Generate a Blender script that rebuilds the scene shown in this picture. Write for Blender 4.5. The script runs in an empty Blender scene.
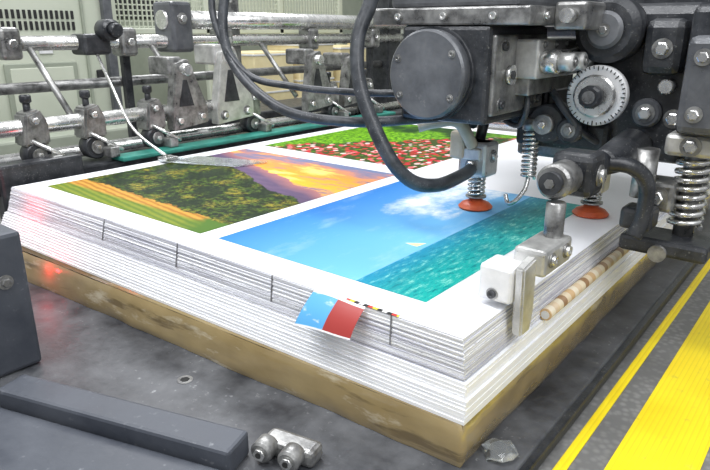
import bpy, bmesh, math, random
from mathutils import Vector, Matrix, noise, Euler
random.seed(4)
S=0.25; Z0=0.56
sc=bpy.context.scene
sc.view_settings.view_transform='Standard'
def M3(p): return Vector((p[0]*S,p[1]*S,(p[2]+Z0)*S))

# ------------------------------------------------------------ materials
class NT:
    def __init__(s,name):
        s.m=bpy.data.materials.new(name); s.m.use_nodes=True
        s.t=s.m.node_tree; s.b=s.t.nodes['Principled BSDF']
    def n(s,k,**kw):
        x=s.t.nodes.new(k)
        for a,b in kw.items(): setattr(x,a,b)
        return x
    def put(s,sock,v):
        if isinstance(v,bpy.types.NodeSocket): s.t.links.new(v,sock)
        else:
            if isinstance(v,(tuple,list)) and len(v)==3 and sock.type=='RGBA': v=(*v,1)
            sock.default_value=v
    def math(s,op,a,b=0.0,c=None):
        x=s.n('ShaderNodeMath',operation=op); s.put(x.inputs[0],a); s.put(x.inputs[1],b)
        if c is not None: s.put(x.inputs[2],c)
        return x.outputs[0]
    def mix(s,f,a,b):
        x=s.n('ShaderNodeMix',data_type='RGBA'); s.put(x.inputs['Factor'],f); s.put(x.inputs[6],a); s.put(x.inputs[7],b); return x.outputs[2]
    def noise(s,scale,det=3,vec=None,rough=.55):
        x=s.n('ShaderNodeTexNoise'); x.inputs['Scale'].default_value=scale; x.inputs['Detail'].default_value=det; x.inputs['Roughness'].default_value=rough
        if vec is not None: s.put(x.inputs['Vector'],vec)
        return x.outputs['Fac']
    def voro(s,scale,vec):
        x=s.n('ShaderNodeTexVoronoi'); x.inputs['Scale'].default_value=scale; s.put(x.inputs['Vector'],vec); return x
    def step(s,v,a,b):
        x=s.n('ShaderNodeMapRange',clamp=True); s.put(x.inputs[0],v); x.inputs[1].default_value=a; x.inputs[2].default_value=b; return x.outputs[0]
    def obj(s,scale=(1,1,1),kind='Object'):
        c=s.n('ShaderNodeTexCoord'); m=s.n('ShaderNodeMapping'); m.inputs['Scale'].default_value=scale
        s.t.links.new(c.outputs[kind],m.inputs[0]); return m.outputs[0]
    def uvs(s,scale,rot=0):
        c=s.n('ShaderNodeTexCoord'); m=s.n('ShaderNodeMapping'); m.inputs['Scale'].default_value=scale; m.inputs['Rotation'].default_value=(0,0,rot)
        s.t.links.new(c.outputs['UV'],m.inputs[0]); return m.outputs[0]
    def uv(s):
        c=s.n('ShaderNodeTexCoord'); x=s.n('ShaderNodeSeparateXYZ'); s.t.links.new(c.outputs['UV'],x.inputs[0])
        return c.outputs['UV'],x.outputs[0],x.outputs[1]
    def bump(s,h,st=.3,d=.002):
        x=s.n('ShaderNodeBump'); x.inputs['Strength'].default_value=st; x.inputs['Distance'].default_value=d
        s.put(x.inputs['Height'],h); s.t.links.new(x.outputs[0],s.b.inputs['Normal'])
    def fin(s,col,rough=.5,metal=0,**kw):
        s.put(s.b.inputs['Base Color'],col); s.put(s.b.inputs['Roughness'],rough); s.put(s.b.inputs['Metallic'],metal)
        for a,b in kw.items(): s.put(s.b.inputs[a.replace('_',' ')],b)
        return s.m
def worn(name,c1,c2,rough=.45,metal=0.,scale=30,specks=0.,bump=.15,speckcol=(.6,.6,.6)):
    t=NT(name); v=t.obj()
    nf=t.noise(scale,6,v,.65); f=t.step(nf,.35,.68)
    col=t.mix(f,c1,c2)
    if specks>0:
        f2=t.step(t.noise(scale*9,4,v),.68-specks,.80-specks)
        f3=t.math('MULTIPLY',f2,t.step(t.noise(scale*.5,3,v),.40,.65))
        col=t.mix(t.math('MULTIPLY',f3,.8),col,speckcol)
    t.bump(t.noise(scale*8,2,v),bump,.001)
    r=t.n('ShaderNodeMapRange'); t.put(r.inputs[0],nf); r.inputs[1].default_value=.3; r.inputs[2].default_value=.7; r.inputs[3].default_value=rough-.10; r.inputs[4].default_value=rough+.12
    return t.fin(col,r.outputs[0],metal)
STEEL=worn('brushed_steel',(.56,.56,.55),(.86,.86,.84),.25,.88,40,.03,.10,(.25,.24,.23))
STEELD=worn('oily_steel',(.14,.14,.14),(.46,.46,.45),.34,.7,45,.05,.2,(.62,.62,.6))
ALU=worn('machined_aluminium',(.48,.48,.47),(.78,.78,.76),.36,.65,35,.03,.12,(.28,.27,.26))
GREYP=worn('grey_enamel',(.085,.090,.100),(.165,.172,.185),.36,.2,20,.05,.2,(.36,.36,.36))
DARK=worn('black_enamel',(.014,.016,.020),(.055,.058,.064),.36,.1,40,.07,.25,(.32,.32,.31))
BLUEG=worn('slate_enamel',(.050,.057,.073),(.085,.094,.113),.5,.05,14,.05,.2,(.24,.25,.27))
TABLE=worn('dusty_black_plate',(.028,.030,.036),(.125,.13,.14),.48,.05,16,.05,.4,(.36,.37,.38))
RUBBER=worn('hose_rubber',(.022,.025,.030),(.07,.076,.086),.38,0,60,.05)
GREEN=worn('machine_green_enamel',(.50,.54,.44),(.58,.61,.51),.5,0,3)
GREEND=worn('machine_dark_green',(.27,.30,.24),(.36,.39,.32),.5,0,5)  # second, darker machine green for seams, panels and frames
BELT=worn('belt_teal',(.02,.18,.14),(.04,.30,.24),.5,0,20)
RED=worn('sucker_rubber',(.50,.06,.02),(.72,.15,.05),.4,0,30)
BEIGE=worn('beige_plastic',(.48,.42,.32),(.62,.56,.45),.45,0,30)
WHITEP=worn('white_plastic',(.60,.61,.62),(.80,.80,.81),.4,0,20)
SLOT=worn('dark_slot',(.012,.013,.013),(.03,.03,.03),.8,0,20)
TABM=worn('marker_tab',(.09,.09,.10),(.24,.24,.25),.7,0,60)
CARD=worn('pale_cardboard',(.66,.54,.28),(.84,.74,.46),.8,0,6)
def yellow():
    t=NT('yellow_floor_paint'); v=t.obj()
    f=t.step(t.noise(14,5,v),.35,.7); col=t.mix(f,(.92,.68,.01),(1.0,.80,.02))
    f2=t.step(t.noise(60,4,v),.64,.74); col=t.mix(t.math('MULTIPLY',f2,.5),col,(.5,.42,.10))
    w=t.n('ShaderNodeTexWave',bands_direction='X'); w.inputs['Scale'].default_value=60; t.put(w.inputs['Vector'],v)
    col=t.mix(t.math('MULTIPLY',t.step(w.outputs['Fac'],.25,.0),.25),col,(.5,.38,.02))
    t.bump(w.outputs['Fac'],.25,.001); return t.fin(col,.5)
YEL=yellow()
YELP=worn('yellow_ink',(.85,.83,.30),(.92,.92,.45),.6,0,12)
t=NT('clear_acrylic'); CLEAR=t.fin((.9,.95,.97),.08,0,Transmission_Weight=.85,IOR=1.35)
def floor_mat():
    t=NT('tread_floor'); v=t.obj()
    f=t.step(t.noise(6,4,v),.3,.7); col=t.mix(f,(.15,.15,.145),(.29,.29,.28))
    w=t.voro(130,v)
    col=t.mix(t.math('MULTIPLY',t.step(w.outputs['Distance'],.2,.6),.6),col,(.11,.11,.11))
    t.bump(w.outputs['Distance'],.3,.001); return t.fin(col,.6)
FLOOR=floor_mat()
def paper_edge(name,lo,hi,k=.35,a=.30,b=.5):
    t=NT(name); v=t.obj((2.0,2.0,1100))
    f=t.step(t.noise(1,3,v),a,b); col=t.mix(f,lo,hi)
    v2=t.obj((5,5,150)); f2=t.step(t.noise(1,3,v2),.34,.55); col=t.mix(t.math('MULTIPLY',t.math('SUBTRACT',1.0,f2),k),col,(.42,.42,.50))
    v3=t.obj((70,70,500)); col=t.mix(t.math('MULTIPLY',t.step(t.noise(1,3,v3),.62,.7),k*.9),col,(.36,.33,.33))
    t.bump(t.noise(1,3,v),.25,.001); return t.fin(col,.7)
PEDGE=paper_edge('paper_edges',(.48,.49,.55),(.94,.95,.97),.65,.38,.54)
PEDGE2=paper_edge('blank_paper_edges',(.82,.84,.88),(.95,.96,.98),.12,.3,.5)
t=NT('white_paper'); PAPER=t.fin((.87,.88,.92),.45)
def wrapmat():
    t=NT('brown_wrap'); v=t.obj((1,1,1))
    f=t.step(t.noise(7,4,v),.3,.7); col=t.mix(f,(.22,.155,.062),(.40,.31,.155))
    f2=t.step(t.noise(1,6,t.obj((10,10,34)),.65),.57,.68); col=t.mix(t.math('MULTIPLY',f2,.65),col,(.66,.60,.46))  # pale streaks: highlights on the film painted into the colour
    f3=t.step(t.noise(1,5,t.obj((8,8,60)),.6),.41,.33); col=t.mix(t.math('MULTIPLY',f3,.7),col,(.09,.06,.025))
    t.bump(t.noise(1,3,t.obj((16,16,40)),.45),.35,.004); return t.fin(col,.22,.0,Coat_Weight=1.0,Coat_Roughness=.06)
WRAP=wrapmat()

# print pictures -------------------------------------------------
SP=dict(Specular_IOR_Level=.15)
def pic_hills():
    t=NT('print_sunset_hills'); uv,u,v=t.uv()
    n1=t.noise(3,5,uv); n2=t.noise(48,6,uv,.75); n3=t.noise(7,6,uv,.6)
    h=t.math('SUBTRACT',v,t.math('MULTIPLY',t.math('SUBTRACT',1.0,u),.36))
    h=t.math('ADD',h,t.math('MULTIPLY',t.math('SUBTRACT',n1,.5),.12))
    cl=t.noise(1,8,t.uvs((2.4,9,1)),.68)
    sky=t.mix(t.step(v,.62,.92),(1.0,.46,.03),(.80,.24,.05))
    sky=t.mix(t.step(cl,.50,.60),sky,(.24,.17,.24))
    sky=t.mix(t.step(cl,.45,.34),sky,(1,.80,.22))
    sky=t.mix(t.math('MULTIPLY',t.step(v,.80,1.0),t.step(cl,.40,.52)),sky,(.13,.20,.36))
    mount=t.mix(t.noise(1,5,t.uvs((6,34,1))),(.04,.035,.10),(.20,.12,.20))
    mount=t.mix(t.step(h,.47,.545),mount,(.42,.17,.16))
    vo=t.voro(44,uv)
    tree=t.mix(t.step(vo.outputs['Distance'],.55,.1),(.002,.009,.002),(.05,.105,.008))
    tree=t.mix(t.step(n2,.50,.66),tree,(.13,.21,.012))
    tree=t.mix(t.math('MULTIPLY',t.step(n3,.52,.60),t.step(n2,.44,.6)),tree,(.30,.25,.02))
    tree=t.mix(t.math('MULTIPLY',t.step(n3,.50,.42),.85),tree,(.003,.014,.003))
    w=t.n('ShaderNodeTexWave',bands_direction='Y'); w.inputs['Scale'].default_value=12; w.inputs['Distortion'].default_value=3; w.inputs['Detail'].default_value=5; w.inputs['Detail Roughness'].default_value=.7; t.put(w.inputs['Vector'],t.uvs((1,1,1),.12))
    field=t.mix(w.outputs['Fac'],(.42,.17,.015),(.66,.34,.05)); field=t.mix(t.step(v,.07,.09),t.mix(w.outputs['Fac'],(.10,.18,.01),(.24,.28,.02)),field)
    field=t.mix(t.math('MULTIPLY',n2,.35),field,(.05,.06,.01))
    field=t.mix(t.step(t.math('ADD',u,t.math('MULTIPLY',n3,.2)),.95,1.02),field,(.06,.14,.01))
    c=t.mix(t.step(t.math('ADD',v,t.math('ADD',t.math('MULTIPLY',u,.04),t.math('MULTIPLY',n3,.12))),.215,.221),field,tree)
    c=t.mix(t.step(t.math('ADD',h,t.math('MULTIPLY',n2,.02)),.43,.434),c,mount)
    c=t.mix(t.step(t.math('ADD',h,t.math('MULTIPLY',n3,.10)),.585,.59),c,sky)
    return t.fin(c,.45,**SP)
def pic_sea():
    t=NT('print_sky_and_sea'); uv,u,v=t.uv()
    p=t.math('SUBTRACT',1.0,u)
    n=t.noise(4.6,14,uv,.68)
    sky=t.mix(t.step(p,.28,1.0),(.17,.50,.84),(.022,.19,.58))
    m=t.math('MULTIPLY',t.step(v,.28,.60),t.math('MULTIPLY',t.step(p,.31,.42),t.step(p,1.05,.68)))
    cl=t.step(t.math('MULTIPLY',m,n),.37,.56); sh=t.noise(11,8,uv,.7)
    sky=t.mix(cl,sky,t.mix(t.step(sh,.38,.6),(.50,.66,.84),(.90,.94,.98)))
    sky=t.mix(t.math('MULTIPLY',t.step(t.noise(1,8,t.uvs((5,2.4,1)),.7),.52,.75),.35),sky,(.7,.85,.95))
    w=t.noise(1,9,t.uvs((52,18,1)),.75); w2=t.noise(1,4,t.uvs((10,4,1)),.6)
    sea=t.mix(t.step(p,.0,.28),(.012,.40,.34),(.01,.27,.36)); sea=t.mix(t.step(w,.53,.64),sea,(.26,.68,.58)); sea=t.mix(t.step(w,.47,.38),sea,(.002,.17,.20))
    sea=t.mix(t.math('MULTIPLY',t.step(w2,.5,.65),.4),sea,(.02,.25,.30))
    sea=t.mix(t.math('MULTIPLY',t.step(p,.16,.27),.45),sea,(.02,.24,.50))
    return t.fin(t.mix(t.step(p,.279,.281),sea,sky),.4,**SP)
def pic_garden():
    t=NT('print_flower_garden'); uv,u,v=t.uv()
    n=t.noise(5,5,uv); n2=t.noise(40,5,uv,.7)
    g=t.mix(t.step(n2,.42,.58),(.02,.12,.002),(.22,.50,.01))
    m=t.step(t.math('ADD',t.math('SUBTRACT',u,v),t.math('MULTIPLY',n,.9)),.40,.44)
    vo=t.voro(34,uv); sp=t.n('ShaderNodeSeparateColor'); t.t.links.new(vo.outputs['Color'],sp.inputs[0]); q=sp.outputs[0]
    r=t.mix(t.step(q,.42,.44),(.55,.015,.03),(.06,.20,.01)); r=t.mix(t.step(q,.60,.62),r,(.80,.16,.18)); r=t.mix(t.step(q,.82,.84),r,(.85,.62,.60))
    r=t.mix(t.step(vo.outputs['Distance'],.45,.6),r,(.04,.07,.01)); c=t.mix(m,g,r)
    c=t.mix(t.math('MULTIPLY',t.step(v,.70,.76),t.step(n,.42,.55)),c,(.01,.05,.005))
    return t.fin(c,.45,**SP)
def pic_slip():
    t=NT('print_slip'); uv,u,v=t.uv()
    n=t.noise(3,5,uv)
    b=t.mix(t.step(n,.55,.7),(.10,.38,.70),(.76,.84,.90)); c=t.mix(t.step(u,.50,.51),b,(.36,.04,.035))
    c=t.mix(t.step(v,.93,.94),c,(.8,.8,.8)); c=t.mix(t.step(v,.06,.05),c,(.8,.8,.8))
    return t.fin(c,.35)
def bars(name,cols,axis,scale):
    t=NT(name); v=t.obj(); s_=t.n('ShaderNodeSeparateXYZ'); t.t.links.new(v,s_.inputs[0])
    f=t.math('FRACT',t.math('MULTIPLY',s_.outputs[axis],scale))
    c=cols[0]
    for i,k in enumerate(cols[1:],1):
        c=t.mix(t.step(f,i/len(cols),i/len(cols)+.01),c,k)
    return t.fin(c,.4)

# ------------------------------------------------------------ builder
class G:
    """a real object: Empty with mesh parts as children, one mesh per material"""
    def __init__(s,name): s.name=name; s.bms={}
    def bm(s,mat):
        if mat.name not in s.bms: s.bms[mat.name]=(bmesh.new(),mat)
        return s.bms[mat.name][0]
    def box(s,mat,x,y,z,bev=.012,rot=None,seg=2):
        b=bmesh.new(); bmesh.ops.create_cube(b,size=1)
        c=Vector(((x[0]+x[1])/2,(y[0]+y[1])/2,(z[0]+z[1])/2)); d=(x[1]-x[0],y[1]-y[0],z[1]-z[0])
        for v in b.verts: v.co=Vector((v.co.x*d[0],v.co.y*d[1],v.co.z*d[2]))
        bev=min(bev,min(d)*.4)
        if bev>0: bmesh.ops.bevel(b,geom=b.edges[:],offset=bev,segments=seg,affect='EDGES',profile=.5)
        R=rot.to_matrix() if rot is not None else Matrix.Identity(3)
        for v in b.verts: v.co=R@v.co+c
        s.merge(b,mat)
    def merge(s,b,mat,smooth=False):
        me=bpy.data.meshes.new('t')
        if smooth:
            for f in b.faces: f.smooth=True
        b.to_mesh(me); b.free(); s.bm(mat).from_mesh(me); bpy.data.meshes.remove(me)
    def cyl(s,mat,p0,p1,r,r2=None,n=28,bev=0):
        p0=Vector(p0);p1=Vector(p1); r2=r if r2 is None else r2
        L=(p1-p0).length; q=(p1-p0).to_track_quat('Z','Y').to_matrix()
        if bev>0: prof=[(0,0),(r-bev,0),(r,bev),(r2,L-bev),(r2-bev,L),(0,L)]
        else: prof=[(0,0),(r,0),(r2,L),(0,L)]
        s.lathe(mat,prof,p0,q,n)
    def lathe(s,mat,prof,o,q,n=28):
        b=bmesh.new(); rings=[]
        o=Vector(o)
        for r,h in prof:
            if r<1e-6: rings.append([b.verts.new(o+q@Vector((0,0,h)))])
            else: rings.append([b.verts.new(o+q@Vector((r*math.cos(2*math.pi*i/n),r*math.sin(2*math.pi*i/n),h))) for i in range(n)])
        for k in range(len(rings)-1):
            A,B=rings[k],rings[k+1]
            for i in range(n):
                j=(i+1)%n
                if len(A)==1 and len(B)==1: continue
                if len(A)==1: f=b.faces.new((A[0],B[j],B[i]))
                elif len(B)==1: f=b.faces.new((A[i],A[j],B[0]))
                else:
                    f=b.faces.new((A[i],A[j],B[j],B[i]))
                    dr=abs(prof[k][0]-prof[k+1][0]); dh=abs(prof[k][1]-prof[k+1][1])
                    f.smooth = dh>dr*1.5
        s.merge(b,mat)
    def tube(s,mat,pts,r,n=12,sub=8):
        P=[Vector(p) for p in pts]; Q=[]
        for i in range(len(P)-1):
            a=P[max(i-1,0)];b_=P[i];c=P[i+1];d=P[min(i+2,len(P)-1)]
            for k in range(sub):
                t_=k/sub
                Q.append(.5*((2*b_)+(-a+c)*t_+(2*a-5*b_+4*c-d)*t_*t_+(-a+3*b_-3*c+d)*t_**3))
        Q.append(P[-1]); s.sweep(mat,Q,r,n)
    def sweep(s,mat,Q,r,n=10):
        b=bmesh.new(); rings=[]; up=None
        for i,p in enumerate(Q):
            T=(Q[min(i+1,len(Q)-1)]-Q[max(i-1,0)]).normalized()
            if up is None: up=T.orthogonal().normalized()
            up=(up-T*up.dot(T)).normalized(); w=T.cross(up)
            rings.append([b.verts.new(p+(up*math.cos(2*math.pi*k/n)+w*math.sin(2*math.pi*k/n))*r) for k in range(n)])
        for A,B in zip(rings,rings[1:]):
            for k in range(n):
                f=b.faces.new((A[k],A[(k+1)%n],B[(k+1)%n],B[k])); f.smooth=True
        b.faces.new(rings[0][::-1]); b.faces.new(rings[-1]); s.merge(b,mat)
    def spring(s,mat,p,h,R,r,turns):
        p=Vector(p); N=int(turns*14)
        s.sweep(mat,[p+Vector((R*math.cos(2*math.pi*turns*i/N),R*math.sin(2*math.pi*turns*i/N),h*i/N)) for i in range(N+1)],r,6)
    def bolt(s,mat,p,d,r=.022,h=.02,n=6):
        p=Vector(p);d=Vector(d).normalized(); q=d.to_track_quat('Z','Y').to_matrix()
        s.lathe(STEELD,[(0,0),(r*1.5,0),(r*1.5,h*.25),(0,h*.25)],p,q,20)
        if n==6: s.lathe(mat,[(0,0),(r,0),(r,h),(r*.8,h*1.15),(0,h*1.15)],p,q,6)
        else: s.lathe(mat,[(0,0),(r,0),(r,h),(r*.55,h),(r*.5,h*.5),(0,h*.5)],p,q,20)
    def plate(s,mat,pts2,axis,a0,a1,bev=.008):
        b=bmesh.new()
        def mk(p,a):
            return {'X':(a,p[0],p[1]),'Y':(p[0],a,p[1]),'Z':(p[0],p[1],a)}[axis]
        A=[b.verts.new(mk(p,a0)) for p in pts2]; B=[b.verts.new(mk(p,a1)) for p in pts2]
        b.faces.new(A); b.faces.new(B[::-1]); n=len(A)
        for i in range(n): b.faces.new((A[i],B[i],B[(i+1)%n],A[(i+1)%n]))
        bmesh.ops.recalc_face_normals(b,faces=b.faces[:])
        if bev>0: bmesh.ops.bevel(b,geom=b.edges[:],offset=bev,segments=2,affect='EDGES')
        s.merge(b,mat)
    def quad(s,mat,P,nx=1,ny=1,fn=None):
        b=bmesh.new(); uvl=b.loops.layers.uv.new('UVMap'); P=[Vector(p) for p in P]
        vs={}
        for j in range(ny+1):
            for i in range(nx+1):
                u=i/nx;v=j/ny
                q=(P[0]*(1-u)+P[1]*u)*(1-v)+(P[3]*(1-u)+P[2]*u)*v
                if fn: q=fn(q,u,v)
                vs[i,j]=b.verts.new(q)
        for j in range(ny):
            for i in range(nx):
                f=b.faces.new((vs[i,j],vs[i+1,j],vs[i+1,j+1],vs[i,j+1])); f.smooth=True
                for l,(a,c) in zip(f.loops,((i,j),(i+1,j),(i+1,j+1),(i,j+1))): l[uvl].uv=(a/nx,c/ny)
        s.merge(b,mat)
    def done(s):
        if len(s.bms)==1:
            b,m=list(s.bms.values())[0]; return s._mk(s.name,b,m,None)
        e=bpy.data.objects.new(s.name,None); e.empty_display_size=.02; bpy.context.collection.objects.link(e)
        for k,(b,m) in s.bms.items(): s._mk(s.name+'_'+k+'_part',b,m,e)
        return e
    def _mk(s,nm,b,m,par):
        for v in b.verts: v.co=M3(v.co)
        me=bpy.data.meshes.new(nm); b.to_mesh(me); b.free(); me.materials.append(m)
        o=bpy.data.objects.new(nm,me); bpy.context.collection.objects.link(o)
        if par: o.parent=par
        return o
def RZ(d): return Euler((0,0,math.radians(d)))

# ------------------------------------------------------------ room
FZ=-.56
g=G('floor'); g.box(FLOOR,(-16,6),(-4,16),(FZ-.2,FZ),0); g.done()
g=G('floor_marking_stripe'); g.box(YEL,(-.630,-.588),(-2,12),(FZ+.0005,FZ+.004),0); g.box(YEL,(-.48,-.20),(-2,12),(FZ+.0005,FZ+.004),0); g.done()
WALLM=worn('wall_paint',(.58,.61,.53),(.65,.68,.60),.8,0,2)
g=G('wall_left'); g.box(WALLM,(-14.2,-14),(-4,16),(FZ,8),0); g.done()
g=G('wall_back'); g.box(WALLM,(-14,6),(16,16.2),(FZ,8),0); g.done()

g=G('feeder_table')
g.box(TABLE,(-4.6,-.70),(.75,6.4),(FZ+.001,-.49),.01)
g.box(DARK,(-.72,-.67),(.75,6.4),(FZ+.001,-.50),.01)
g.cyl(STEELD,(-2.12,1.42,-.49),(-2.12,1.42,-.487),.035,n=24); g.cyl(SLOT,(-2.12,1.42,-.488),(-2.12,1.42,-.4862),.022,n=6)
g.cyl(STEELD,(-1.09,1.30,-.49),(-1.09,1.30,-.475),.035,n=24); g.cyl(SLOT,(-1.09,1.30,-.4765),(-1.09,1.30,-.474),.018,n=6)
g.done()

# wrapped pallet
g=G('wrapped_pallet'); b=bmesh.new()
x0,x1,y0,y1,z0,z1=-4.30,-.865,1.675,6.0,-.488,-.318
def face_pt(side,u,w):
    z=z0+(z1-z0)*w
    if side=='f':
        x=x0+(x1-x0)*u; y=y0-(1-u)*(.19-.05*w); out=Vector((0,-1,0)); p=Vector((x,y,z))
    else:
        p=Vector((x1,y0+(y1-y0)*u,z)); out=Vector((1,0,0))
    f=noise.noise(p*3)*.008+noise.noise(Vector((p.x*8,p.y*8,p.z*14)))*.004
    return p+out*(f+.010*math.sin(math.pi*w)**.4)
NU,NW=200,8
for side in 'fr':
    V=[[b.verts.new(face_pt(side,i/NU,j/NW)) for i in range(NU+1)] for j in range(NW+1)]
    for j in range(NW):
        for i in range(NU): b.faces.new((V[j][i],V[j][i+1],V[j+1][i+1],V[j+1][i]))
    if side=='f': Vf=V
    else:
        for j in range(NW): b.faces.new((Vf[j][NU],V[j][0],V[j+1][0],Vf[j+1][NU]))
        tv=[Vf[NW][0],Vf[NW][NU],V[NW][0],V[NW][NU],b.verts.new((x0,y1,z1))]; b.faces.new(tv)
        bv=b.verts.new((x0,y1,z0)); b.faces.new((tv[4],bv,Vf[0][0],tv[0])); b.faces.new((V[0][NU],bv,tv[4],tv[3]))
g.merge(b,WRAP,True); g.done()

# paper stack
g=G('printed_sheet_stack')
XL,XR,YF,YB=-4.33,-.90,1.71,6.02
n=26; h=.166/n
for i in range(n):
    jx=random.uniform(-.003,.003); jy=random.uniform(-.0028,.0028)
    if i==0: jx=jy=0
    k=.055*i/n
    g.plate(PEDGE,[(XL+jx,YF+jy-k),(XR+jx+.015*i/n,YF+jy-.004*i/n),(XR+jx+.03*i/n,YB),(XL+jx,YB)],'Z',-h*(i+1),-h*i-(0.001 if i==0 else 0),0)
n=10; h2=.150/n
for i in range(n):
    jx=random.uniform(-.0015,.0015); jy=random.uniform(-.0015,.0015)
    z1_=-.166-h2*i; o=.0078*i
    s_=.018 if i<4 else .030
    g.plate(PEDGE2,[(XL-.03,YF-.062-o+jy),(XR+s_+.008+jx,YF-.010-.0012*i+jy-(.008 if i>=4 else 0)),(XR+.04+s_*.5+jx,YB+.02),(XL-.03,YB+.02)],'Z',z1_-h2,z1_,0)
g.quad(PAPER,[(XL,YF,0),(XR,YF,0),(XR,YB,0),(XL,YB,0)])
ZP=.0015
def pr(mat,x,y): g.quad(mat,[(x[0],y[0],ZP),(x[1],y[0],ZP),(x[1],y[1],ZP),(x[0],y[1],ZP)])
pr(pic_hills(),(-4.17,-2.53),(1.87,3.64)); pr(pic_sea(),(-2.40,-1.16),(1.88,3.65)); pr(pic_garden(),(-4.17,-2.53),(3.86,5.80))
g.plate(YELP,[(-1.62,2.41),(-1.545,2.40),(-1.535,2.47)],'Z',ZP+.0003,ZP+.001,0)
for x in (-3.17,-2.5,-1.83,-1.2): # marker tabs between reams
    f=(XR-x)/(XR-XL)
    g.plate(TABM,[(YF-.004,-.003),(YF-.055*f*.75-.006,-.120),(YF+.02,-.120),(YF+.02,-.003)],'X',x-.003,x+.003,0)
CB=bars('colour_control_bar',[(.02,.02,.02),(.75,.05,.04),(.9,.75,.05),(.02,.02,.02),(.85,.85,.85)],0,36)
g.box(CB,(-1.42,-1.17),(YF-.004,YF+.010),(.0005,.003),0)
g.done()
g=G('sample_slip')
g.quad(pic_slip(),[(-1.60,1.60,-.125),(-1.32,1.61,-.100),(-1.315,1.70,.006),(-1.575,1.70,.005)],8,6,lambda q,u,v:q+Vector((0,-.012*math.sin(v*3.14),.004*math.sin(u*5))))
g.done()
ROLL=bars('roll_print',[(.70,.55,.36),(.76,.66,.48),(.34,.20,.10),(.72,.60,.42),(.62,.42,.22),(.80,.72,.56)],1,15)
g=G('rolled_print'); g.cyl(ROLL,(-.862,2.35,-.138),(-.855,3.5,-.138),.026,n=20); g.cyl(WHITEP,(-.862,2.346,-.138),(-.862,2.35,-.138),.018,n=16); g.done()
g=G('plastic_scrap'); b=bmesh.new(); bmesh.ops.create_icosphere(b,subdivisions=2,radius=1)
for v in b.verts:
    k=1+.8*noise.noise(v.co*2.3); v.co=Vector((v.co.x*.06*k-.79,v.co.y*.06*k+1.83,max(v.co.z*.04*k,-.02)-.47))
g.merge(b,CLEAR); g.done()

# left block and beam
g=G('machine_guard_block')
g.box(BLUEG,(-3.6,-2.77),(.2,1.10),(-.488,.165),.02)
g.bolt(STEELD,(-2.77,1.0,-.05),(1,0,0)); g.done()
g=G('machine_base_beam')
g.box(BLUEG,(-2.56,-1.46),(.955,1.095),(-.488,-.385),.014,RZ(17.6))
g.box(BLUEG,(-2.70,-1.30),(.55,.93),(-.488,-.445),.014,RZ(17.6))
g.done()
g=G('toggle_clamp')
ox,oy=-.05,.035
g.box(STEELD,(-1.44+ox,-1.22+ox),(1.27+oy,1.36+oy),(-.489,-.42),.02,RZ(12))
for x,y in ((-1.40+ox,1.23+oy),(-1.29+ox,1.255+oy)):
    g.cyl(STEELD,(x,y+.04,-.44),(x+.02,y-.03,-.44),.042,n=28,bev=.008); g.cyl(STEEL,(x+.02,y-.03,-.44),(x+.023,y-.04,-.44),.024,n=6); g.cyl(SLOT,(x+.0225,y-.0395,-.44),(x+.0235,y-.0415,-.44),.012,n=12)
g.done()

# ------------------------------------------------------------ left rail assembly
def roller(g,x,y,z,r,w=.12,m=DARK):
    g.cyl(m,(x-w/2,y,z),(x+w/2,y,z),r,n=32,bev=.01); g.cyl(STEELD,(x+w/2,y,z),(x+w/2+.015,y,z),r*.55,n=24); g.bolt(STEEL,(x+w/2+.015,y,z),(1,0,0),r*.22,.02)
def arm(g,y,z,m=STEELD,s=1.0):
    X=-4.7
    g.plate(m,[(y-.10*s,z+.05),(y-.02,z+.50*s),(y+.12*s,z+.54*s),(y+.30*s,z+.10),(y+.30*s,z-.04),(y-.10*s,z-.08)],'X',X+.02,X+.12)
    g.plate(DARK,[(y-.02*s,z+.12),(y+.04,z+.36*s),(y+.08*s,z+.36*s),(y+.14*s,z+.12)],'X',X+.115,X+.125,0)
    g.cyl(STEEL,(X-.08,y+.06,z+.45*s),(X+.18,y+.06,z+.45*s),.05,bev=.006); g.bolt(STEEL,(X+.12,y-.03,z+.0),(1,0,0),.03,.03); g.bolt(STEEL,(X+.12,y+.22*s,z+.02),(1,0,0),.03,.03)
    g.box(m,(X-.25,X+.05),(y-.05,y+.1),(z+.40*s,z+.56*s),.02)
g=G('sheet_guide_rail_assembly')
g.cyl(STEEL,(-4.7,1.2,.33),(-4.7,3.9,.33),.058)
g.cyl(STEEL,(-4.75,1.2,.10),(-4.75,7.5,.06),.05)
g.box(DARK,(-4.85,-4.50),(1.2,7.5),(-.10,.02),.02)
g.box(BELT,(-4.60,-4.42),(2.6,6.3),(.015,.05),.01)
g.cyl(STEEL,(-5.2,1.0,.90),(-5.2,9.0,.90),.058)
g.cyl(STEEL,(-5.2,3.6,1.09),(-5.2,9.0,1.09),.085)
g.cyl(STEELD,(-5.35,1.2,.55),(-5.35,8.5,.55),.045)
for y,s_ in ((3.30,.95),(3.80,1.12),(5.0,1.0),(5.6,.9)): arm(g,y,.25,ALU if s_==1.12 else STEELD,s_)
for y in (2.05,2.5,3.05,4.15,5.35,6.0):
    roller(g,-4.66,y,.13,.095)
    g.plate(STEELD,[(y-.09,.20),(y-.06,.43),(y+.05,.46),(y+.10,.36),(y+.10,.20)],'X',-4.78,-4.60,.015)
    g.bolt(STEEL,(-4.60,y,.38),(1,0,0),.026,.03); g.cyl(DARK,(-4.69,y,.44),(-4.69,y,.50),.025); g.cyl(DARK,(-4.69,y,.50),(-4.69,y,.56),.04,n=12,bev=.01)
    g.box(STEELD,(-4.62,-4.48),(y+.04,y+.12),(.05,.13),.01); g.cyl(STEEL,(-4.6,y-.04,.24),(-4.50,y+.16,.10),.015)
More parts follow.
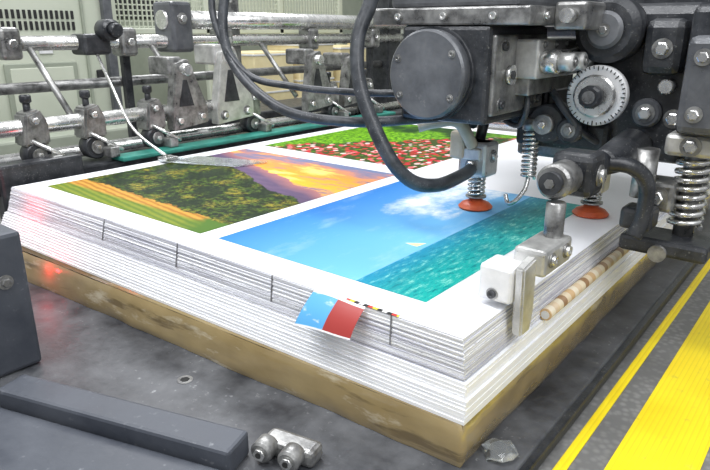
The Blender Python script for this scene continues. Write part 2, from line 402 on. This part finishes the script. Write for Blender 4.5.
for y in (2.2,3.2,4.3,5.6,6.8):
    g.box(STEELD,(-5.30,-5.10),(y-.08,y+.08),(.78,1.02),.03); g.bolt(STEEL,(-5.10,y,.9),(1,0,0),.035,.03)
    if y>3: g.box(DARK,(-5.25,-5.18),(y-.035,y+.035),(.0,.8),.01)
for y in (2.35,3.45,4.8): g.cyl(STEELD,(-5.2,y,.9),(-4.7,y+.05,.33),.025)
g.box(STEELD,(-5.45,-5.3),(4.4,4.65),(.5,1.5),.02); g.bolt(STEEL,(-5.3,4.5,1.3),(1,0,0),.035,.03)
g.box(GREYP,(-5.35,-5.05),(3.62,3.85),(.80,1.25),.03); g.bolt(STEEL,(-5.05,3.73,1.1),(1,0,0),.035,.03)
g.box(DARK,(-5.6,-5.2),(7.2,7.5),(FZ+.001,1.5),.02)
g.cyl(DARK,(-5.1,2.95,1.00),(-4.93,2.95,1.00),.085,n=32,bev=.02); g.cyl(DARK,(-4.93,2.95,1.0),(-4.86,2.95,1.0),.055,bev=.01)
g.box(DARK,(-5.3,-5.06),(2.75,3.0),(.80,.97),.03)
g.tube(STEEL,[(-5.05,2.85,.8),(-4.7,2.75,.55),(-4.45,2.74,.25),(-4.2,2.85,.05)],.013)
g.box(DARK,(-4.6,-4.46),(1.7,2.3),(-.4,.12),.02)
g.done()
g=G('sheet_hold_down_plate'); g.plate(CLEAR,[(-4.25,2.80),(-3.62,3.05),(-3.55,3.32),(-4.18,3.10)],'Z',.008,.022,.003); g.box(STEEL,(-4.26,-4.14),(2.8,2.92),(.022,.05),.01); g.done()

# ------------------------------------------------------------ background
g=G('press_cabinet')
g.box(GREEN,(-9.5,-8),(1.0,4.75),(FZ+.001,3.0),.04)
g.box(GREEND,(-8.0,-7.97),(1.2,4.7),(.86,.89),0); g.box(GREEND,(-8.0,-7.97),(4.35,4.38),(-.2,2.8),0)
for r0 in (1.00,1.13):
    for i in range(24): g.box(SLOT,(-8.0,-7.985),(2.7+i*.066,2.735+i*.066),(r0,r0+.10),.004)
g.box(WHITEP,(-8.0,-7.98),(3.75,3.92),(.72,.78),.005)
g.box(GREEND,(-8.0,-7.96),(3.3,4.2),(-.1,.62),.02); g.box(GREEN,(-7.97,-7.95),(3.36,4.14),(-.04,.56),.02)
g.box(SLOT,(-8.0,-7.94),(4.46,4.56),(.35,.5),.02)
g.box(GREYP,(-8.0,-7.9),(4.62,4.75),(FZ+.01,2.8),.02)
g.done()
g=G('wire_mesh_guard')
fr=GREEN
for y in (5.2,6.9,8.6,10.3): g.box(fr,(-8.75,-8.65),(y-.06,y+.06),(FZ+.001,2.4),.02)
g.box(fr,(-8.75,-8.65),(5.14,10.36),(2.28,2.4),.02); g.box(fr,(-8.75,-8.65),(5.14,10.36),(.93,1.03),.02)
for i in range(66): 
    y=5.25+i*.077; g.box(fr,(-8.71,-8.69),(y-.010,y+.010),(1.0,2.3),0)
for i in range(17):
    z=1.05+i*.077; g.box(fr,(-8.715,-8.70),(5.2,10.3),(z-.010,z+.010),0)
g.done()
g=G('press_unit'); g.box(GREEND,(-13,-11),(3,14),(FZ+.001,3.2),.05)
g.box(SLOT,(-11,-10.97),(6,8),(1.2,2.4),.05); g.box(GREEN,(-11,-10.95),(8.4,13),(.9,2.9),.05); g.done()
for i,(y,z) in enumerate(((7.0,.66),(8.05,.80),(9.15,.72),(10.3,.84))):
    g=G('paper_pallet_stack' if i==0 else 'paper_pallet_stack.%03d'%i)
    g.box(CARD,(-8.5,-7.7),(y,y+.9),(FZ+.15,z),.02); g.box(BEIGE,(-8.5,-7.7),(y,y+.9),(FZ+.001,FZ+.16),.02)
    for k in range(4): g.box(WHITEP,(-8.51,-7.69),(y-.01,y+.91),(z-.3*k-.06,z-.3*k-.03),.004)
    g.done()
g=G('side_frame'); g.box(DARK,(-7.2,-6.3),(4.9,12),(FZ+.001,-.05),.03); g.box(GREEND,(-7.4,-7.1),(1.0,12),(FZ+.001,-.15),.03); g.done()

# ------------------------------------------------------------ feeder head
g=G('suction_feeder_head')
g.box(DARK,(-1.80,-1.33),(2.60,3.25),(.58,1.02),.02)
g.box(STEELD,(-1.34,-1.31),(2.63,3.2),(.62,.98),.01)
g.cyl(GREYP,(-1.61,2.60,.80),(-1.61,2.52,.80),.205,n=64,bev=.010)
g.cyl(DARK,(-1.61,2.62,.80),(-1.61,2.58,.80),.217,n=64)
for a in (35,155,215,325): g.bolt(STEELD,(-1.61+.17*math.cos(math.radians(a)),2.52,.80+.17*math.sin(math.radians(a))),(0,-1,0),.012,.010,20)
for y in (2.70,3.12):
    for z in (.67,.93): g.bolt(DARK,(-1.31,y,z),(1,0,0),.020,.02,20)
g.cyl(STEEL,(-1.31,2.78,.80),(-1.29,2.78,.80),.045,n=24); g.cyl(DARK,(-1.29,2.78,.80),(-1.285,2.78,.80),.02,n=16)
g.box(STEELD,(-1.98,-1.15),(2.60,4.6),(1.02,1.10),.01)
g.box(GREYP,(-1.90,-1.22),(2.64,4.6),(1.10,1.5),.02)
for i in range(5): g.bolt(STEEL,(-1.22,2.8+i*.22,1.2),(1,0,0),.022,.02,20)
for i in range(4): g.bolt(STEEL,(-1.15,2.75+i*.3,1.06),(1,0,0),.016,.02,20)
for i in range(3): g.bolt(STEEL,(-1.82+i*.25,2.60,1.06),(0,-1,0),.016,.015,20)
g.box(STEELD,(-1.15,-1.0),(2.85,3.4),(1.0,1.12),.015)
g.cyl(STEEL,(-1.07,2.86,1.06),(-1.07,2.78,1.06),.03,n=20)
# manifold and four adjusting knobs
g.box(ALU,(-1.33,-1.20),(2.84,3.42),(.78,.96),.012)
g.box(STEELD,(-1.33,-1.24),(2.86,3.40),(.70,.79),.01)
for i in range(4):
    y=2.90+i*.135
    g.cyl(STEEL,(-1.20,y,.86),(-1.12,y,.86),.054,n=28,bev=.008); g.cyl(ALU,(-1.12,y,.86),(-1.05,y,.86),.042,n=28,bev=.008); g.bolt(STEELD,(-1.05,y,.86),(1,0,0),.016,.01,20)
    g.bolt(STEELD,(-1.20,y,.935),(1,0,0),.012,.01,20)
# right housing with dial
g.box(DARK,(-1.18,-.60),(3.25,4.4),(.38,1.12),.05)
g.box(DARK,(-1.02,-.2),(3.45,4.6),(1.0,1.6),.04)
g.cyl(DARK,(-.99,3.25,1.0),(-.99,3.08,1.0),.15,n=48,bev=.03); g.cyl(GREYP,(-.99,3.08,1.0),(-.99,3.05,1.0),.085,n=40,bev=.015); g.bolt(STEELD,(-.99,3.05,1.0),(0,-1,0),.02,.015)
g.box(DARK,(-.84,-.66),(3.15,3.3),(.80,1.05),.04); g.bolt(STEEL,(-.75,3.15,.92),(0,-1,0),.03,.02)
g.cyl(STEELD,(-1.0,3.25,.70),(-1.0,3.14,.70),.09)
g.cyl(WHITEP,(-1.0,3.14,.70),(-1.0,3.08,.70),.142,n=64,bev=.01)
for i in range(40):
    a=2*math.pi*i/40; k=.118 if i%5==0 else .126; p=Vector((-1.0+k*math.cos(a),3.078,.70+k*math.sin(a))); q=Vector((-1.0+.139*math.cos(a),3.078,.70+.139*math.sin(a)))
    g.cyl(SLOT,p,q,.0025,n=6)
g.cyl(STEEL,(-1.0,3.08,.70),(-1.0,3.05,.70),.10,n=48,bev=.01)
g.cyl(DARK,(-1.0,3.05,.70),(-1.0,2.99,.70),.055,n=10,bev=.01); g.cyl(STEELD,(-1.0,2.99,.70),(-1.0,2.98,.70),.03,n=20)
g.bolt(STEEL,(-.68,3.25,.6),(0,-1,0),.03,.02); g.cyl(GREYP,(-.80,3.25,.62),(-.80,3.22,.62),.07,n=32,bev=.01); g.bolt(STEEL,(-.80,3.22,.62),(0,-1,0),.03,.02)
g.cyl(STEEL,(-.72,3.25,.75),(-.72,3.18,.75),.035,n=24,bev=.006)
# gear cluster under the head
g.cyl(DARK,(-1.25,3.3,.54),(-1.25,3.12,.54),.10,n=24,bev=.01); g.cyl(STEELD,(-1.25,3.12,.54),(-1.25,3.08,.54),.05,n=24); g.bolt(STEEL,(-1.25,3.08,.54),(0,-1,0),.02,.015)
g.cyl(DARK,(-1.12,3.2,.52),(-1.12,3.1,.52),.065,n=24,bev=.01); g.bolt(STEELD,(-1.12,3.1,.52),(0,-1,0),.025,.02)
g.box(DARK,(-1.45,-.95),(3.2,3.4),(.40,.56),.03)
g.box(STEELD,(-1.5,-.9),(3.35,3.6),(.32,.42),.02); g.cyl(STEEL,(-1.9,3.5,.48),(-.7,3.5,.48),.045)
g.box(DARK,(-1.9,-1.3),(3.25,3.6),(.5,.8),.02)
g.tube(RUBBER,[(-1.3,3.22,.74),(-1.15,3.1,.62),(-1.05,3.15,.50),(-.95,3.3,.42)],.018)
g.tube(RUBBER,[(-1.31,3.0,.72),(-1.30,2.98,.60),(-1.4,3.1,.52),(-1.6,3.25,.55)],.015)
def sucker(g,x,y,top):
    q=Matrix.Identity(3)
    g.lathe(RED,[(0,.012),(.05,.012),(.095,.004),(.10,.014),(.082,.033),(.045,.050),(.03,.065),(0,.065)],(x,y,0),q,36)
    g.cyl(STEEL,(x,y,.06),(x,y,top),.025)
    g.spring(STEEL,(x,y,.075),.125,.045,.008,5)
    g.cyl(STEELD,(x,y,.07),(x,y,.08),.06)
sucker(g,-1.66,3.20,.40); sucker(g,-1.08,3.48,.5)
g.box(ALU,(-1.75,-1.57),(3.12,3.28),(.20,.40),.02); g.box(BEIGE,(-1.79,-1.70),(3.08,3.2),(.30,.46),.02); g.bolt(STEEL,(-1.66,3.12,.27),(0,-1,0),.025,.02); g.bolt(STEEL,(-1.57,3.2,.32),(1,0,0),.025,.02)
g.box(ALU,(-1.72,-1.60),(3.10,3.14),(.30,.37),.01)
g.cyl(ALU,(-1.62,3.2,.26),(-1.62,3.2,.40),.05)
g.tube(BEIGE,[(-1.86,2.86,.50),(-1.78,2.92,.525),(-1.70,3.02,.52),(-1.66,3.12,.38)],.034)
g.cyl(DARK,(-1.66,3.2,.40),(-1.66,3.3,.62),.03)
g.box(ALU,(-1.15,-1.01),(3.42,3.55),(.14,.32),.02)
g.cyl(STEELD,(-1.33,3.15,.50),(-1.33,3.15,.56),.05); g.spring(STEEL,(-1.33,3.15,.24),.27,.035,.009,11); g.tube(STEEL,[(-1.33,3.15,.24),(-1.33,3.12,.18),(-1.36,3.08,.12),(-1.40,3.08,.10),(-1.43,3.10,.14)],.012)
# adjusting shaft over the side of the pile
g.cyl(DARK,(-.86,2.44,.44),(-.80,3.3,.47),.052,bev=.005); g.cyl(STEELD,(-.87,2.30,.44),(-.868,2.44,.44),.070,n=32,bev=.010); g.cyl(DARK,(-.87,2.27,.44),(-.87,2.31,.44),.045,n=24); g.cyl(STEELD,(-.87,2.262,.44),(-.87,2.27,.44),.02,n=6)
g.cyl(DARK,(-.83,2.75,.45),(-.79,3.05,.475),.058,.095,n=32,bev=.01)
g.box(DARK,(-.95,-.77),(2.46,2.62),(.35,.53),.03); g.bolt(STEEL,(-.77,2.54,.44),(1,0,0),.03,.02)
g.tube(DARK,[(-.82,2.75,.45),(-.72,2.8,.44),(-.66,2.85,.36),(-.66,2.86,.2),(-.68,2.84,.12)],.035)
g.cyl(STEELD,(-.70,2.95,.50),(-.70,2.95,.28),.05); g.box(DARK,(-.76,-.62),(2.86,3.0),(.14,.24),.02)
# right column with spring
g.cyl(STEELD,(-.54,3.15,.0),(-.54,3.15,.9),.045); g.spring(STEEL,(-.54,3.15,.12),.36,.068,.013,9)
g.box(ALU,(-.66,-.44),(3.05,3.25),(.46,.56),.02); g.bolt(STEEL,(-.55,3.05,.51),(0,-1,0),.03,.02); g.box(DARK,(-.62,-.42),(3.0,3.4),(.56,1.1),.03)
g.box(STEELD,(-.72,-.58),(3.02,3.2),(.20,.34),.02); g.bolt(STEEL,(-.65,3.02,.27),(0,-1,0),.035,.03)
g.box(DARK,(-.78,-.40),(2.98,3.22),(.0,.08),.02)
g.cyl(STEELD,(-.60,3.0,.02),(-.60,2.96,.02),.04)
g.box(GREYP,(-.575,-.25),(2.78,3.0),(.60,.98),.03); g.bolt(STEEL,(-.51,2.78,.9),(0,-1,0),.022,.02); g.bolt(STEEL,(-.51,2.78,.68),(0,-1,0),.022,.02)
g.box(DARK,(-2.6,.8),(4.3,4.9),(.95,1.7),.04)
g.box(DARK,(.3,.8),(4.3,4.9),(FZ+.001,1.0),.04)
g.done()
g=G('side_lay_bracket')
g.cyl(STEELD,(-.85,2.31,.365),(-.85,2.31,.12),.038,bev=.005)
g.box(ALU,(-.92,-.79),(2.10,2.37),(.12,.225),.015); g.bolt(STEEL,(-.79,2.16,.18),(1,0,0),.02,.02,20); g.bolt(STEEL,(-.79,2.30,.18),(1,0,0),.02,.02,20)
g.plate(ALU,[(2.02,-.10),(2.00,.18),(2.11,.20),(2.12,-.02),(2.10,-.10)],'X',-.865,-.825,.008)
g.box(WHITEP,(-1.0,-.865),(1.99,2.13),(.03,.17),.012); g.bolt(DARK,(-.94,1.99,.06),(0,-1,0),.016,.012,20)
g.done()
g=G('vacuum_hose')
g.tube(RUBBER,[(-1.86,2.57,1.4),(-1.93,2.53,1.14),(-1.96,2.46,.954),(-1.90,2.41,.724),(-1.75,2.41,.448),(-1.657,2.49,.30),(-1.60,2.66,.25),(-1.64,3.0,.24),(-1.66,3.12,.25)],.036)
g.done()
g=G('vacuum_hose.001')
g.tube(RUBBER,[(-2.6,2.4,1.5),(-2.665,2.24,1.147),(-2.58,2.19,.852),(-2.26,2.21,.63),(-1.975,2.42,.563),(-1.72,2.76,.569),(-1.66,3.0,.56),(-1.66,3.12,.5)],.026)
g.done()
g=G('vacuum_hose.002')
g.tube(RUBBER,[(-2.7,2.3,1.5),(-2.72,2.2,1.1),(-2.5,2.2,.80),(-2.25,2.3,.73),(-2.0,2.5,.70),(-1.8,2.61,.70)],.018)
g.done()

# ------------------------------------------------------------ light
w=bpy.data.worlds.new('hall'); sc.world=w; w.use_nodes=True; nt=w.node_tree
bg=nt.nodes['Background']; bg.inputs[1].default_value=.72
tc=nt.nodes.new('ShaderNodeTexCoord'); sx=nt.nodes.new('ShaderNodeSeparateXYZ'); cr=nt.nodes.new('ShaderNodeValToRGB')
nt.links.new(tc.outputs['Generated'],sx.inputs[0]); nt.links.new(sx.outputs[2],cr.inputs[0]); nt.links.new(cr.outputs[0],bg.inputs[0])
cr.color_ramp.elements[0].position=0; cr.color_ramp.elements[0].color=(.42,.44,.47,1); cr.color_ramp.elements[1].position=.6; cr.color_ramp.elements[1].color=(.96,.98,1,1)
def area(name,loc,target,sx_,sy_,p,col=(.97,.98,1)):
    l=bpy.data.lights.new(name,'AREA'); l.shape='RECTANGLE'; l.size=sx_*S; l.size_y=sy_*S; l.energy=p; l.color=col
    o=bpy.data.objects.new(name,l); o.location=M3(loc); o.rotation_euler=(M3(target)-M3(loc)).to_track_quat('-Z','Y').to_euler(); bpy.context.collection.objects.link(o)
area('ceiling_lamp_a',(-3,-.5,6),(-2,3,0),5,1.2,27)
area('ceiling_lamp_b',(-7,6,7),(-6,6,0),2,9,44)
area('ceiling_lamp_c',(3,0,5),(-1,3,0),1.6,6,16)
for nm,loc,e in (('sensor_lamp',(-3.98,1.585,-.07),.05),('sensor_lamp.001',(-3.58,1.49,-.34),.04)):
    l=bpy.data.lights.new(nm,'POINT'); l.energy=e; l.color=(1,.01,.02); l.shadow_soft_size=.004
    o=bpy.data.objects.new(nm,l); o.location=M3(loc); bpy.context.collection.objects.link(o)

cam=bpy.data.cameras.new('camera'); cam.lens=620/710*36; cam.sensor_width=36; cam.clip_start=.01
co=bpy.data.objects.new('camera',cam); bpy.context.collection.objects.link(co)
co.location=M3((0,0,1)); co.rotation_euler=(math.radians(90-18.3),0,math.radians(38.8)); sc.camera=co
